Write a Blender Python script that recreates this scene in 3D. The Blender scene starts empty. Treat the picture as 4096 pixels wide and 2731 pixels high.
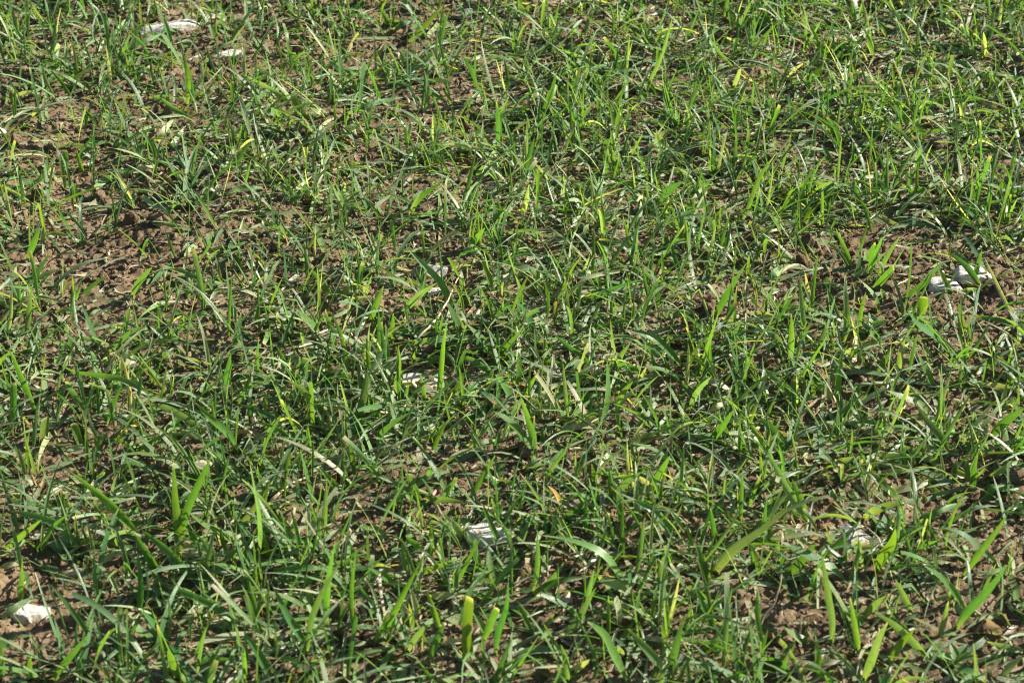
import bpy, math, random
import numpy as np

# ------------------------------------------------------------------ camera, sky, sun, exposure
S = bpy.context.scene
CAM_H, PITCH, HF = 1.30, math.radians(36.0), math.radians(30.0)
cam_d = bpy.data.cameras.new("camera"); cam = bpy.data.objects.new("camera", cam_d)
S.collection.objects.link(cam); S.camera = cam
cam.location = (0, 0, CAM_H); cam.rotation_euler = (math.pi/2 - PITCH, 0, 0)
cam_d.sensor_width = 36; cam_d.lens = 18/math.tan(HF/2)
cam_d.clip_start = 0.02; cam_d.clip_end = 500
cam_d.dof.use_dof = True; cam_d.dof.focus_distance = 2.28; cam_d.dof.aperture_fstop = 10.0
SUN_AZ, SUN_EL = math.radians(15), math.radians(30)      # azimuth measured from +X towards +Y
W = bpy.data.worlds.new("World"); S.world = W; W.use_nodes = True
wn = W.node_tree; bg = wn.nodes["Background"]
sky = wn.nodes.new("ShaderNodeTexSky"); sky.sky_type = 'NISHITA'; sky.sun_disc = False
sky.sun_elevation = SUN_EL; sky.sun_rotation = math.pi/2 - SUN_AZ
wn.links.new(sky.outputs[0], bg.inputs[0]); bg.inputs[1].default_value = 0.05
sd = bpy.data.lights.new("sun", 'SUN'); so = bpy.data.objects.new("sun", sd); S.collection.objects.link(so)
sd.energy = 5.0; sd.angle = math.radians(0.53); sd.color = (1.0, 0.93, 0.80)
from mathutils import Vector
sdir = Vector((math.cos(SUN_AZ)*math.cos(SUN_EL), math.sin(SUN_AZ)*math.cos(SUN_EL), math.sin(SUN_EL)))
so.rotation_euler = sdir.to_track_quat('Z', 'Y').to_euler(); so.location = (4, 3, 4)
S.view_settings.view_transform = 'Standard'; S.view_settings.look = 'None'
S.view_settings.gamma = 1; S.view_settings.exposure = 1.45
S.render.engine = 'CYCLES'; S.cycles.filter_width = 1.1
S.cycles.max_bounces = 6; S.cycles.diffuse_bounces = 3; S.cycles.transmission_bounces = 6
S.cycles.transparent_max_bounces = 6

rng = np.random.default_rng(7); random.seed(7)

# ------------------------------------------------------------------ helpers
COL = S.collection
def tag(o, label=None, cat=None, group=None, kind=None):
    if label: o['label'] = label
    if cat: o['category'] = cat
    if group: o['group'] = group
    if kind: o['kind'] = kind
    return o
def mesh_obj(name, V, F, mat, parent=None, uv=None, tint=None, smooth=True):
    """V (n,3) array, F (m,k) array of equal-sided faces"""
    V = np.ascontiguousarray(V, dtype=np.float32); F = np.ascontiguousarray(F, dtype=np.int32)
    m = bpy.data.meshes.new(name); k = F.shape[1]
    m.vertices.add(len(V)); m.vertices.foreach_set('co', V.ravel())
    m.loops.add(F.size); m.loops.foreach_set('vertex_index', F.ravel())
    m.polygons.add(len(F)); m.polygons.foreach_set('loop_start', np.arange(0, F.size, k, dtype=np.int32))
    m.polygons.foreach_set('use_smooth', np.full(len(F), smooth))
    if uv is not None:
        l = m.uv_layers.new(name='uv'); l.data.foreach_set('uv', np.ascontiguousarray(uv[F.ravel()], dtype=np.float32).ravel())
    if tint is not None:
        a = m.color_attributes.new('tint', 'FLOAT_COLOR', 'POINT')
        c = np.ones((len(V), 4), np.float32); c[:, :3] = tint; a.data.foreach_set('color', c.ravel())
    m.update(calc_edges=True); m.validate()
    m.materials.append(mat)
    o = bpy.data.objects.new(name, m); COL.objects.link(o)
    if parent: o.parent = parent
    return o
def empty(name, loc):
    o = bpy.data.objects.new(name, None); COL.objects.link(o); o.location = loc
    o.empty_display_size = 0.02; return o

def hsh(ix, iy, s):
    h = (ix.astype(np.int64)*374761393 + iy.astype(np.int64)*668265263 + s*1442695041) & 0xffffffff
    h = ((h ^ (h >> 13))*1274126177) & 0xffffffff
    return ((h ^ (h >> 16)) & 0xffffff)/float(0xffffff)
def vnoise(x, y, s=0):
    ix = np.floor(x); iy = np.floor(y); fx = x-ix; fy = y-iy
    fx = fx*fx*(3-2*fx); fy = fy*fy*(3-2*fy)
    a = hsh(ix, iy, s); b = hsh(ix+1, iy, s); c = hsh(ix, iy+1, s); d = hsh(ix+1, iy+1, s)
    return (a*(1-fx)+b*fx)*(1-fy)+(c*(1-fx)+d*fx)*fy
def worley(x, y, s=0):
    ix = np.floor(x); iy = np.floor(y); best = np.full(np.shape(x), 9.0)
    for dx in (-1, 0, 1):
        for dy in (-1, 0, 1):
            cx = ix+dx; cy = iy+dy
            px = cx+hsh(cx, cy, s+11); py = cy+hsh(cx, cy, s+23)
            best = np.minimum(best, (px-x)**2+(py-y)**2)
    return np.sqrt(best)
def terrain(x, y, fine=True):
    x = np.asarray(x, float); y = np.asarray(y, float)
    z = 0.020*(vnoise(x*2.6+5, y*3.6, 1)-.5) + 0.017*(vnoise(x*9, y*11, 2)-.5)
    wx = x+0.006*vnoise(x*60, y*60, 3); wy = y+0.006*vnoise(x*60, y*60, 4)
    rough = 0.25+0.75*vnoise(x*5.3+9, y*5.3, 12)
    c = np.clip(1-worley(wx*26, wy*26, 5)*1.3, 0, 1); z += 0.007*c**.7*rough + 0.014*np.clip(vnoise(x*21+3, y*23, 14)-.62, 0, 1)
    if fine:
        c2 = np.clip(1-worley(wx*75, wy*75, 6)*1.25, 0, 1); z += 0.0048*np.sqrt(c2)*rough + .0030*np.clip(1-worley(x*125, y*125, 9)*1.2, 0, 1)**.6
        z += 0.0036*(np.clip(1-worley(x*190, y*190, 7)*1.2, 0, 1))**.6
        z += 0.0022*(vnoise(x*420, y*420, 8)-.5)
    return z

TH = math.tan(HF/2)
fwd = np.array([0, math.cos(PITCH), -math.sin(PITCH)]); up = np.array([0, math.sin(PITCH), math.cos(PITCH)]); rt = np.array([1., 0, 0])
C0 = np.array([0, 0, CAM_H])
def ray(px, py):
    u = (px-2048)/2048*TH; v = -(py-1365.5)/2048*TH
    return fwd + u*rt + v*up
def on_plane_z(px, py, z):
    d = ray(px, py); t = (z-CAM_H)/d[2]; return C0+t*d
def on_ground(px, py, off=0.0):
    z = 0.0
    for _ in range(4):
        p = on_plane_z(px, py, z+off); z = float(terrain(p[0], p[1], False))
    return on_plane_z(px, py, z+off)
def project(P):
    q = P-C0; w = q@fwd
    return 2048+(q@rt)/w/TH*2048, 1365.5-(q@up)/w/TH*2048, w
def px_size(p): return 2*TH*float((p-C0)@fwd)/4096        # metres per photo pixel at p

# ------------------------------------------------------------------ materials
def new_mat(name):
    m = bpy.data.materials.new(name); m.use_nodes = True
    nt = m.node_tree; b = nt.nodes["Principled BSDF"]; return m, nt, b
def N(nt, t, **kw):
    n = nt.nodes.new(t)
    for k, v in kw.items(): setattr(n, k, v)
    return n
def ramp(nt, fac, stops):
    r = N(nt, "ShaderNodeValToRGB"); e = r.color_ramp.elements
    while len(e) < len(stops): e.new(.5)
    for el, (p, c) in zip(e, stops): el.position = p; el.color = (*c, 1)
    nt.links.new(fac, r.inputs[0]); return r.outputs[0]
def noise(nt, co, scale, detail=6, rough=.6):
    n = N(nt, "ShaderNodeTexNoise"); n.inputs['Scale'].default_value = scale
    n.inputs['Detail'].default_value = detail; n.inputs['Roughness'].default_value = rough
    nt.links.new(co, n.inputs['Vector']); return n.outputs[0]
def bump(nt, b, h, dist, strength=1.0, prev=None):
    n = N(nt, "ShaderNodeBump"); n.inputs['Distance'].default_value = dist; n.inputs['Strength'].default_value = strength
    nt.links.new(h, n.inputs['Height'])
    if prev: nt.links.new(prev, n.inputs['Normal'])
    if b: nt.links.new(n.outputs[0], b.inputs['Normal'])
    return n.outputs[0]

def soil_mat():
    m, nt, b = new_mat("soil")
    co = N(nt, "ShaderNodeTexCoord").outputs['Object']
    c1 = ramp(nt, noise(nt, co, 22, 8, .65), [(.28, (.092, .064, .037)), (.5, (.180, .131, .080)), (.72, (.29, .220, .140))])
    c2 = ramp(nt, noise(nt, co, 420, 3, .7), [(.35, (.62, .58, .55)), (.6, (1, 1, 1)), (.78, (1.35, 1.3, 1.22))])
    mx = N(nt, "ShaderNodeMix", data_type='RGBA', blend_type='MULTIPLY'); mx.inputs[0].default_value = .8
    nt.links.new(c1, mx.inputs[6]); nt.links.new(c2, mx.inputs[7]); nt.links.new(mx.outputs[2], b.inputs['Base Color'])
    b.inputs['Roughness'].default_value = .95; b.inputs['Specular IOR Level'].default_value = .15
    n1 = bump(nt, None, noise(nt, co, 260, 5, .7), .0022, .9)
    bump(nt, b, noise(nt, co, 900, 3, .7), .0009, .8, n1)
    return m
M_soil = soil_mat()

def leaf_mat(name, trans=.36, rough=.40, gain=(1.9, 1.9, .55)):
    m, nt, b = new_mat(name)
    at = N(nt, "ShaderNodeAttribute", attribute_name='tint').outputs['Color']
    uv = N(nt, "ShaderNodeUVMap", uv_map='uv').outputs[0]
    co = N(nt, "ShaderNodeTexCoord").outputs['Object']
    sp = N(nt, "ShaderNodeSeparateXYZ"); nt.links.new(uv, sp.inputs[0])
    mu = N(nt, "ShaderNodeMath", operation='MULTIPLY'); mu.inputs[1].default_value = 62; nt.links.new(sp.outputs[0], mu.inputs[0])
    si = N(nt, "ShaderNodeMath", operation='SINE'); nt.links.new(mu.outputs[0], si.inputs[0])
    vein = ramp(nt, si.outputs[0], [(0, (.90, .90, .90)), (1, (1.08, 1.08, 1.08))])
    mid = N(nt, "ShaderNodeMath", operation='SUBTRACT'); mid.inputs[1].default_value = .5; nt.links.new(sp.outputs[0], mid.inputs[0])
    ab = N(nt, "ShaderNodeMath", operation='ABSOLUTE'); nt.links.new(mid.outputs[0], ab.inputs[0])
    rib = ramp(nt, ab.outputs[0], [(0, (1.3, 1.25, 1.2)), (.06, (1, 1, 1))])
    mott = ramp(nt, noise(nt, co, 130, 4, .7), [(.3, (.82, .84, .8)), (.55, (1, 1, 1)), (.75, (1.18, 1.12, 1.15))])
    cur = at
    for c in (vein, rib, mott):
        mx = N(nt, "ShaderNodeMix", data_type='RGBA', blend_type='MULTIPLY'); mx.inputs[0].default_value = 1
        nt.links.new(cur, mx.inputs[6]); nt.links.new(c, mx.inputs[7]); cur = mx.outputs[2]
    nt.links.new(cur, b.inputs['Base Color'])
    b.inputs['Roughness'].default_value = rough; b.inputs['Specular IOR Level'].default_value = 1.0; b.inputs['Sheen Weight'].default_value = .12; b.inputs['Sheen Roughness'].default_value = .4
    bp = bump(nt, b, si.outputs[0], .00018, .6)
    tr = N(nt, "ShaderNodeBsdfTranslucent"); g = N(nt, "ShaderNodeMix", data_type='RGBA', blend_type='MULTIPLY')
    g.inputs[0].default_value = 1; g.inputs[7].default_value = (*gain, 1); nt.links.new(cur, g.inputs[6]); nt.links.new(g.outputs[2], tr.inputs[0])
    ms = N(nt, "ShaderNodeMixShader"); ms.inputs[0].default_value = trans
    nt.links.new(b.outputs[0], ms.inputs[1]); nt.links.new(tr.outputs[0], ms.inputs[2])
    nt.links.new(ms.outputs[0], nt.nodes["Material Output"].inputs[0])
    return m
M_leaf = leaf_mat("grass_leaf")
M_dry = leaf_mat("dry_leaf", .22, .6, (1.2, 1.0, .7))

def stone_mat(name, base, dark, dirt=(.24, .17, .11), spots=.35):
    m, nt, b = new_mat(name)
    co = N(nt, "ShaderNodeTexCoord").outputs['Object']
    c1 = ramp(nt, noise(nt, co, 55, 8, .65), [(.3, dark), (.5, base), (.8, tuple(min(1, v*1.12) for v in base))])
    c2 = noise(nt, co, 320, 4, .75)
    pit = ramp(nt, c2, [(.30, (1, 1, 1)), (.37, (0, 0, 0))])
    mx = N(nt, "ShaderNodeMix", data_type='RGBA'); nt.links.new(c1, mx.inputs[6]); mx.inputs[7].default_value = (*[v*spots for v in base], 1)
    nt.links.new(pit, mx.inputs[0])
    # soil stuck to the lower flanks and in patches
    d = noise(nt, co, 38, 6, .7); dr = ramp(nt, d, [(.48, (0, 0, 0)), (.60, (1, 1, 1))])
    m2 = N(nt, "ShaderNodeMix", data_type='RGBA'); nt.links.new(dr, m2.inputs[0]); nt.links.new(mx.outputs[2], m2.inputs[6]); m2.inputs[7].default_value = (*dirt, 1)
    nt.links.new(m2.outputs[2], b.inputs['Base Color'])
    b.inputs['Roughness'].default_value = .85; b.inputs['Specular IOR Level'].default_value = .3
    n1 = bump(nt, None, noise(nt, co, 110, 8, .7), .004, .8)
    bump(nt, b, c2, .0012, .8, n1)
    return m
M_white = stone_mat("white_limestone", (.62, .59, .54), (.42, .38, .32), (.26, .19, .12))
M_grey = stone_mat("grey_stone", (.40, .39, .38), (.14, .14, .145), (.22, .17, .12), .25)
M_tan = stone_mat("tan_stone", (.46, .37, .27), (.27, .20, .14))
def plain(name, c1, c2, scale=200, rough=.7):
    m, nt, b = new_mat(name); co = N(nt, "ShaderNodeTexCoord").outputs['Object']
    h = noise(nt, co, scale, 5, .7)
    nt.links.new(ramp(nt, h, [(.3, c1), (.7, c2)]), b.inputs['Base Color'])
    b.inputs['Roughness'].default_value = rough; bump(nt, b, h, .0006, .7); return m
M_straw = plain("straw", (.42, .32, .19), (.66, .55, .38))
M_twig = plain("twig", (.10, .065, .045), (.24, .165, .12))
M_shell = plain("shell", (.62, .55, .45), (.8, .76, .68), 120, .45)
def drop_mat():
    m, nt, b = new_mat("dew"); b.inputs['Transmission Weight'].default_value = 1; b.inputs['IOR'].default_value = 1.333
    b.inputs['Roughness'].default_value = .0
    return m
M_dew = drop_mat()

# ------------------------------------------------------------------ soil sheet: fine where the picture is, growing out to the horizon
def axis(lo, hi, st, far):
    a = list(np.arange(lo, hi, st)); s = st; v = a[-1]
    while v < far: s *= 1.22; v += s; a.append(v)
    s = st; v = a[0]; b = []
    while v > -far: s *= 1.22; v -= s; b.append(v)
    return np.array(b[::-1]+a)
gx = axis(-.92, .92, .0021, 60); gy = axis(1.12, 2.95, .0021, 60)
X, Y = np.meshgrid(gx, gy); Z = terrain(X, Y)
nx, ny = len(gx), len(gy); idx = np.arange(nx*ny).reshape(ny, nx)
F = np.stack([idx[:-1, :-1], idx[:-1, 1:], idx[1:, 1:], idx[1:, :-1]], -1).reshape(-1, 4)
tag(mesh_obj("soil_ground", np.stack([X, Y, Z], -1).reshape(-1, 3), F, M_soil), "crumbly brown soil of the field between the grass", "soil", kind='structure')

# ------------------------------------------------------------------ lumps (crumbs and stones)
def ico(sub):
    t = (1+5**.5)/2
    v = [(-1,t,0),(1,t,0),(-1,-t,0),(1,-t,0),(0,-1,t),(0,1,t),(0,-1,-t),(0,1,-t),(t,0,-1),(t,0,1),(-t,0,-1),(-t,0,1)]
    f = [(0,11,5),(0,5,1),(0,1,7),(0,7,10),(0,10,11),(1,5,9),(5,11,4),(11,10,2),(10,7,6),(7,1,8),(3,9,4),(3,4,2),(3,2,6),(3,6,8),(3,8,9),(4,9,5),(2,4,11),(6,2,10),(8,6,7),(9,8,1)]
    v = [np.array(p)/np.linalg.norm(p) for p in v]
    for _ in range(sub):
        c = {}; nf = []
        def md(a, b):
            k = (min(a, b), max(a, b))
            if k not in c:
                p = v[a]+v[b]; v.append(p/np.linalg.norm(p)); c[k] = len(v)-1
            return c[k]
        for a, b, d in f:
            x, y, z = md(a, b), md(b, d), md(d, a); nf += [(a,x,z),(b,y,x),(d,z,y),(x,y,z)]
        f = nf
    return np.array(v), np.array(f)
ICO = {k: ico(k) for k in (0, 1, 2, 4)}
def n3(p, s, sc):
    return (vnoise(p[..., 0]*sc+7.3, p[..., 1]*sc+p[..., 2]*sc*.73, s)+vnoise(p[..., 1]*sc+3.1, p[..., 2]*sc-p[..., 0]*sc*.61, s+1)+vnoise(p[..., 2]*sc+9.7, p[..., 0]*sc+p[..., 1]*sc*.57, s+2))/3-.5

DG = np.array([
 [.55,.45,.35,.45,.50,.50,.60,.70,.75,.75,.85,.75],
 [.35,.40,.50,.55,.40,.50,.60,.65,.75,.75,.85,.80],
 [.50,.45,.75,.80,.70,.70,.75,.80,.80,.70,.70,.60],
 [.45,.15,.30,.75,.60,.70,.62,.50,.60,.45,.30,.50],
 [.60,.60,.80,.80,.80,.80,.80,.75,.75,.75,.70,.70],
 [.55,.50,.75,.75,.85,.62,.80,.65,.70,.55,.70,.80],
 [.40,.60,.75,.80,.75,.65,.72,.85,.75,.55,.55,.45],
 [.28,.28,.50,.75,.50,.62,.55,.65,.70,.45,.40,.30]])
BARE = [(420, 1010, 330, 170), (260, 1130, 260, 90), (3560, 1030, 260, 120), (3250, 1160, 250, 60), (60, 480, 260, 130), (820, 330, 190, 90),
        (1890, 330, 150, 60), (2700, 1110, 200, 60), (3500, 330, 280, 70), (620, 2160, 130, 80), (250, 2490, 330, 110), (1550, 2440, 190, 90), (2080, 2640, 260, 80),
        (3900, 2650, 260, 90), (3800, 2050, 260, 120), (3050, 2520, 180, 90), (1880, 1720, 180, 60), (2220, 1880, 140, 50), (930, 1300, 170, 60), (1500, 1000, 190, 70), (1700, 1280, 90, 60),
        (1957, 2195, 135, 85), (1690, 1565, 125, 85), (1715, 1155, 125, 95), (3850, 1160, 175, 80), (115, 2500, 110, 80), (690, 140, 140, 65), (906, 252, 85, 50), (1888, 78, 70, 40), (3420, 2185, 100, 75), (20, 550, 60, 50), (1100, 960, 40, 35),
        (820, 1880, 120, 60), (2330, 2020, 100, 40), (1640, 180, 220, 70), (3000, 330, 200, 60)]
def density(x, y):
    P = np.stack([x, y, np.zeros_like(x)], -1); u, v, w = project(P)
    gxv = np.clip(u/341.3-.5, 0, 10.999); gyv = np.clip(v/341.3-.5, 0, 6.999)
    i = gxv.astype(int); j = gyv.astype(int); a = gxv-i; b = gyv-j
    d = DG[j, i]*(1-a)*(1-b)+DG[j, i+1]*a*(1-b)+DG[j+1, i]*(1-a)*b+DG[j+1, i+1]*a*b
    for (bx, by, rx, ry) in BARE:
        d = d*(1-.84*np.exp(-(((u-bx)/rx)**2+((v-by)/ry)**2)**1.5))
    return d

# soil crumbs: uncountable, one object
def crumbs():
    Vs = []; Fs = []; off = 0
    for sub, n, r0, r1, area in ((0, 60000, .0008, .0020, 1), (1, 17000, .0018, .0046, 1), (2, 900, .0045, .011, 1)):
        y = rng.uniform(1.0, 3.2, n); x = rng.uniform(-1, 1, n)*(.30+.30*y)
        keep = rng.random(n) < .35+.65*vnoise(x*7, y*7, 31); x = x[keep]; y = y[keep]; n = len(x)
        r = r0+(r1-r0)*rng.random(n)**2; bv, bf = ICO[sub]
        v = np.repeat(bv[None], n, 0); ph = rng.uniform(0, 50, (n, 1, 3))
        v = v*(1+.9*n3(v+ph, 41, 1.4)[..., None]+(.5*n3(v+ph, 45, 3.5)[..., None] if sub else 0))
        v = v*rng.uniform(.7, 1.3, (n, 1, 3))*r[:, None, None]
        z = terrain(x, y)+r*rng.uniform(-.1, .55, n)
        v = v+np.stack([x, y, z], -1)[:, None]
        Vs.append(v.reshape(-1, 3)); k = len(bv)
        Fs.append((bf[None]+(np.arange(n)*k)[:, None, None]+off).reshape(-1, 3)); off += n*k
    o = mesh_obj("soil_crumbs", np.concatenate(Vs), np.concatenate(Fs), M_soil, smooth=False)
    tag(o, "loose crumbs and clods of brown soil scattered over the ground", "soil crumbs", kind='stuff')
crumbs()

def stone(name, label, cat, px, py, w, h, mat, rise=.42, rot=0, flat=0., seed=1, group=None, jag=1.0, sub=4):
    """px,py centre and w,h extent in photo pixels; rot is the lie of the long side on the ground"""
    p = on_ground(px, py, .004); s = px_size(p); w *= 1.16; h *= 1.2; wid = w*s; hz = wid*rise
    dep = max((h*s-hz*.55*math.cos(PITCH))/math.sin(PITCH), wid*.35)
    v, f = ICO[sub]; v = v.copy(); r = random.Random(seed)
    for k in range(13):                                            # broken faces: planar cuts
        n = Vector((r.gauss(0, 1), r.gauss(0, 1), r.gauss(0, .8))).normalized(); n = np.array(n); c = r.uniform(.55, .86)
        d = v@n-c; v = np.where(d[:, None] > 0, v-n*d[:, None]*.93, v)
    if flat: v[:, 2] = np.where(v[:, 2] > flat, flat+(v[:, 2]-flat)*.12, v[:, 2])
    q = v+seed*3.7
    v = v*(1+jag*(.30*n3(q, 51, 1.6)+.16*n3(q, 55, 4)+.09*n3(q, 58, 10))[:, None])
    v = v/np.array([v[:, 0].max()-v[:, 0].min(), v[:, 1].max()-v[:, 1].min(), v[:, 2].max()])
    v = v*np.array([wid, dep, hz]); a = math.radians(rot); ca, sa = math.cos(a), math.sin(a)
    v = np.stack([v[:, 0]*ca-v[:, 1]*sa, v[:, 0]*sa+v[:, 1]*ca, v[:, 2]], -1)
    o = mesh_obj(name, v, f, mat, smooth=True); o.location = (p[0], p[1], p[2]-.003)
    m = o.data
    tag(o, label, cat, group)
    return o
def st(*a, **k): return stone("stone", *a, **k)
SG = "stones lying in the field"
st("long pale stone lying slantwise in the far left of the field", "stone", 690, 122, 225, 62, M_white, .20, 22, seed=3, group=SG)
st("white stone on bare soil below the long slanting stone", "stone", 906, 233, 118, 50, M_white, .25, 4, .5, seed=4, group=SG)
st("small white stone near the top edge of the field", "stone", 1880, 58, 56, 32, M_white, .45, seed=5, group=SG)
st("very small white stone touching the right of the one near the top edge", "pebble", 1922, 70, 30, 18, M_white, .45, seed=6, group=SG)
st("small bluish grey stone half hidden by blades in the upper field", "stone", 1483, 395, 46, 40, M_grey, .6, seed=7, group=SG)
st("pale stone cut off by the left edge of the photo", "stone", 12, 534, 60, 42, M_white, .45, seed=8, group=SG)
st("smooth grey pebble among leaning blades right of the bare patch", "pebble", 1100, 946, 54, 36, M_grey, .5, seed=9, group=SG)
st("flat white shard behind the rough grey stone", "shard", 1630, 1060, 46, 20, M_white, .18, -18, seed=10, group=SG)
st("large rough grey stone with dark pits in the middle of the field", "stone", 1708, 1112, 165, 92, M_grey, .42, 8, seed=11, group=SG)
st("white lump of stone in front of the rough grey stone", "stone", 1752, 1176, 70, 48, M_white, .35, -30, seed=12, group=SG)
st("layered white stone by the right side, left piece of the two", "stone", 3772, 1158, 136, 58, M_white, .28, -10, .45, seed=13, group=SG)
st("layered white stone by the right side, right piece of the two", "stone", 3895, 1122, 175, 70, M_white, .26, -16, .5, seed=14, group=SG)
st("small pale stone just behind the layered white stones", "stone", 3766, 1098, 46, 36, M_white, .5, seed=15, group=SG)
st("flat white slab littered with dry straw below the grey stone", "stone", 1680, 1538, 190, 92, M_white, .12, -6, .35, seed=16, group=SG, jag=.6)
st("bright white rounded stone in the lower middle of the field", "stone", 1957, 2166, 196, 94, M_white, .36, -6, .6, seed=17, group=SG, jag=.8)
st("knobbly white stone in the bottom left corner area", "stone", 115, 2472, 166, 84, M_white, .36, 0, seed=18, group=SG, jag=1.5)
st("dull grey stone under crossing blades in the lower right", "stone", 3415, 2158, 150, 92, M_grey, .34, -25, seed=19, group=SG)
st("brownish stone above the bright white rounded stone", "stone", 1972, 1924, 78, 46, M_tan, .45, seed=20, group=SG)
st("flat grey stone sunk in soil above the bright white rounded stone", "stone", 2022, 1954, 112, 28, M_grey, .12, -8, .4, seed=21, group=SG)
st("crusty tan and white stone right of the yellow withered leaf", "stone", 2335, 2022, 136, 46, M_tan, .26, -8, seed=22, group=SG)
st("tan pebble on the bare patch at the left", "pebble", 299, 1041, 22, 26, M_tan, .8, seed=23, group=SG)
st("whitish brown stone behind tall paired blades at the lower left", "stone", 804, 1872, 84, 54, M_tan, .5, 20, seed=24, group=SG)
st("flat pale stone left of the whitish brown stone", "stone", 645, 1916, 68, 28, M_tan, .22, 0, .5, seed=25, group=SG)
st("narrow bright white shard in the lower right grass", "shard", 2889, 1925, 36, 22, M_white, .3, 25, seed=26, group=SG)
st("tan stone on soil in the upper left corner area", "stone", 386, 176, 38, 22, M_tan, .45, seed=27, group=SG)
st("pale stone at the upper right behind dense grass", "stone", 3696, 853, 46, 30, M_white, .5, seed=28, group=SG)
st("pinkish grey stone behind short blades in the bottom middle", "stone", 2262, 2400, 78, 62, M_tan, .4, 10, seed=29, group=SG)
st("round cream pebble by the left edge, halfway down", "pebble", 93, 1487, 24, 30, M_white, .9, seed=30, group=SG)
st("flat tan stone right of the round cream pebble", "stone", 150, 1552, 84, 32, M_tan, .28, -14, seed=31, group=SG)
st("tiny cream pebble on soil at the lower left", "pebble", 190, 1940, 18, 18, M_white, .9, seed=32, group=SG, sub=2)
st("small white pebble on soil below tall paired blades", "pebble", 808, 1957, 12, 16, M_white, .9, seed=33, group=SG, sub=2)
st("small white pebble on bare soil in the bottom right corner", "pebble", 3981, 2690, 22, 20, M_white, .8, seed=34, group=SG, sub=2)
st("cream pebble near the right edge, lower down", "pebble", 3968, 2104, 26, 24, M_white, .8, seed=35, group=SG, sub=2)
st("brown clod with a hollow on the bare patch at the left", "clod", 395, 1040, 60, 42, M_soil, .5, seed=36)
st("angular brown clod at the back of the bare patch", "clod", 552, 950, 54, 36, M_soil, .5, seed=37)
st("dark clod at the right of the bare patch", "clod", 518, 1060, 46, 34, M_soil, .55, seed=38)
st("big brown clod on soil in the upper right", "clod", 3480, 352, 70, 50, M_soil, .5, seed=39)
# two dozen anonymous pebbles
pk = 0
for i in range(200):
    u, v = random.uniform(20, 4070), random.uniform(20, 2700); p = on_ground(u, v)
    if density(np.array([p[0]]), np.array([p[1]]))[0] > .55: continue
    w = random.uniform(9, 17)*(1+v/2700*.5)
    st("tiny pale pebble in the soil between the blades", "pebble", u, v, w, w*.8, random.choice([M_white, M_tan, M_tan]), .6, random.uniform(0, 180), seed=100+i, group="tiny pale pebbles in the soil", sub=2)
    pk += 1
    if pk >= 45: break

# ------------------------------------------------------------------ blades
def wprof(t, blunt):
    w = np.minimum(1, .42+1.9*t)*(1-np.clip(t, 0, 1)**2.6)**.85
    wb = np.minimum(1, .5+1.5*t)*(1-.25*np.clip((t-.9)/.1, 0, 1))
    return np.where(blunt, wb, w)
def ribbons(P, side, nrm, width, blunt, fold, tint, tipc, tipa, basec):
    """P (n,k,3) centre lines; side,nrm (n,k,3); width (n,), fold (n,k) ; tint (n,3)"""
    n, k, _ = P.shape; t = np.linspace(0, 1, k)[None]
    w = wprof(t, blunt[:, None])*width[:, None]*.5
    cf = np.cos(fold)[..., None]; sf = np.sin(fold)[..., None]
    L = P+side*(w[..., None]*cf)+nrm*(w[..., None]*sf); R = P-side*(w[..., None]*cf)+nrm*(w[..., None]*sf)
    V = np.stack([L, P, R], 2)                                   # n,k,3,3
    ii = np.arange(n*k*3).reshape(n, k, 3)
    F = np.stack([ii[:, :-1, :-1], ii[:, :-1, 1:], ii[:, 1:, 1:], ii[:, 1:, :-1]], -1).reshape(-1, 4)
    uv = np.zeros((n, k, 3, 2)); uv[..., 0] = np.array([0, .5, 1]); uv[..., 1] = t[..., None]
    b = np.clip(1-t/.22, 0, 1)[..., None]**1.3*.75; tp = (np.clip((t-(1-tipa[:, None]))/(tipa[:, None]+1e-4), 0, 1)[..., None])**.8
    c = tint[:, None]*(1-b)+basec[:, None]*b; c = c*(1-tp)+tipc[:, None]*tp
    c = np.repeat(c[:, :, None], 3, 2)
    return V.reshape(-1, 3), F, uv.reshape(-1, 2), c.reshape(-1, 3)
def frames(P, side0, twist):
    """carry a side vector along each line, turned about the tangent by twist (n,k)"""
    T = np.gradient(P, axis=1); T /= np.linalg.norm(T, axis=-1, keepdims=True)+1e-9
    s = side0[:, None]-(side0[:, None]*T).sum(-1, keepdims=True)*T; s /= np.linalg.norm(s, axis=-1, keepdims=True)+1e-9
    nn = np.cross(T, s); c = np.cos(twist)[..., None]; q = np.sin(twist)[..., None]
    return s*c+nn*q, nn*c-s*q
class Bag:
    def __init__(s): s.V = []; s.F = []; s.U = []; s.C = []; s.o = 0
    def add(s, V, F, U, C): s.V.append(V); s.F.append(F+s.o); s.U.append(U); s.C.append(C); s.o += len(V)
    def build(s, name, mat, parent=None, origin=None):
        V = np.concatenate(s.V)
        if origin is not None: V = V-np.asarray(origin)
        return mesh_obj(name, V, np.concatenate(s.F), mat, parent, np.concatenate(s.U), np.concatenate(s.C))
GREENS = np.array([(.084, .196, .040), (.104, .224, .044), (.068, .172, .048), (.120, .228, .040), (.118, .212, .084), (.150, .245, .105)])  # leaf greens, the greyer ones with waxy sheen mixed into the colour
PALE = np.array([(.235, .320, .140), (.320, .390, .210), (.185, .280, .100), (.40, .43, .26)])  # pale grey-green leaves, lightened further so the colour carries sheen and glints
YEL = np.array([(.125, .235, .028), (.140, .235, .028)])
DRY = np.array([(.40, .32, .19), (.30, .21, .11), (.50, .43, .29), (.22, .14, .075), (.36, .33, .20)])
def pick(pal, n):
    c = pal[rng.integers(0, len(pal), n)]*rng.uniform(.8, 1.2, (n, 1)); return c*(1+rng.normal(0, .05, (n, 3)))
grass = Bag(); litter = Bag()

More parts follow.
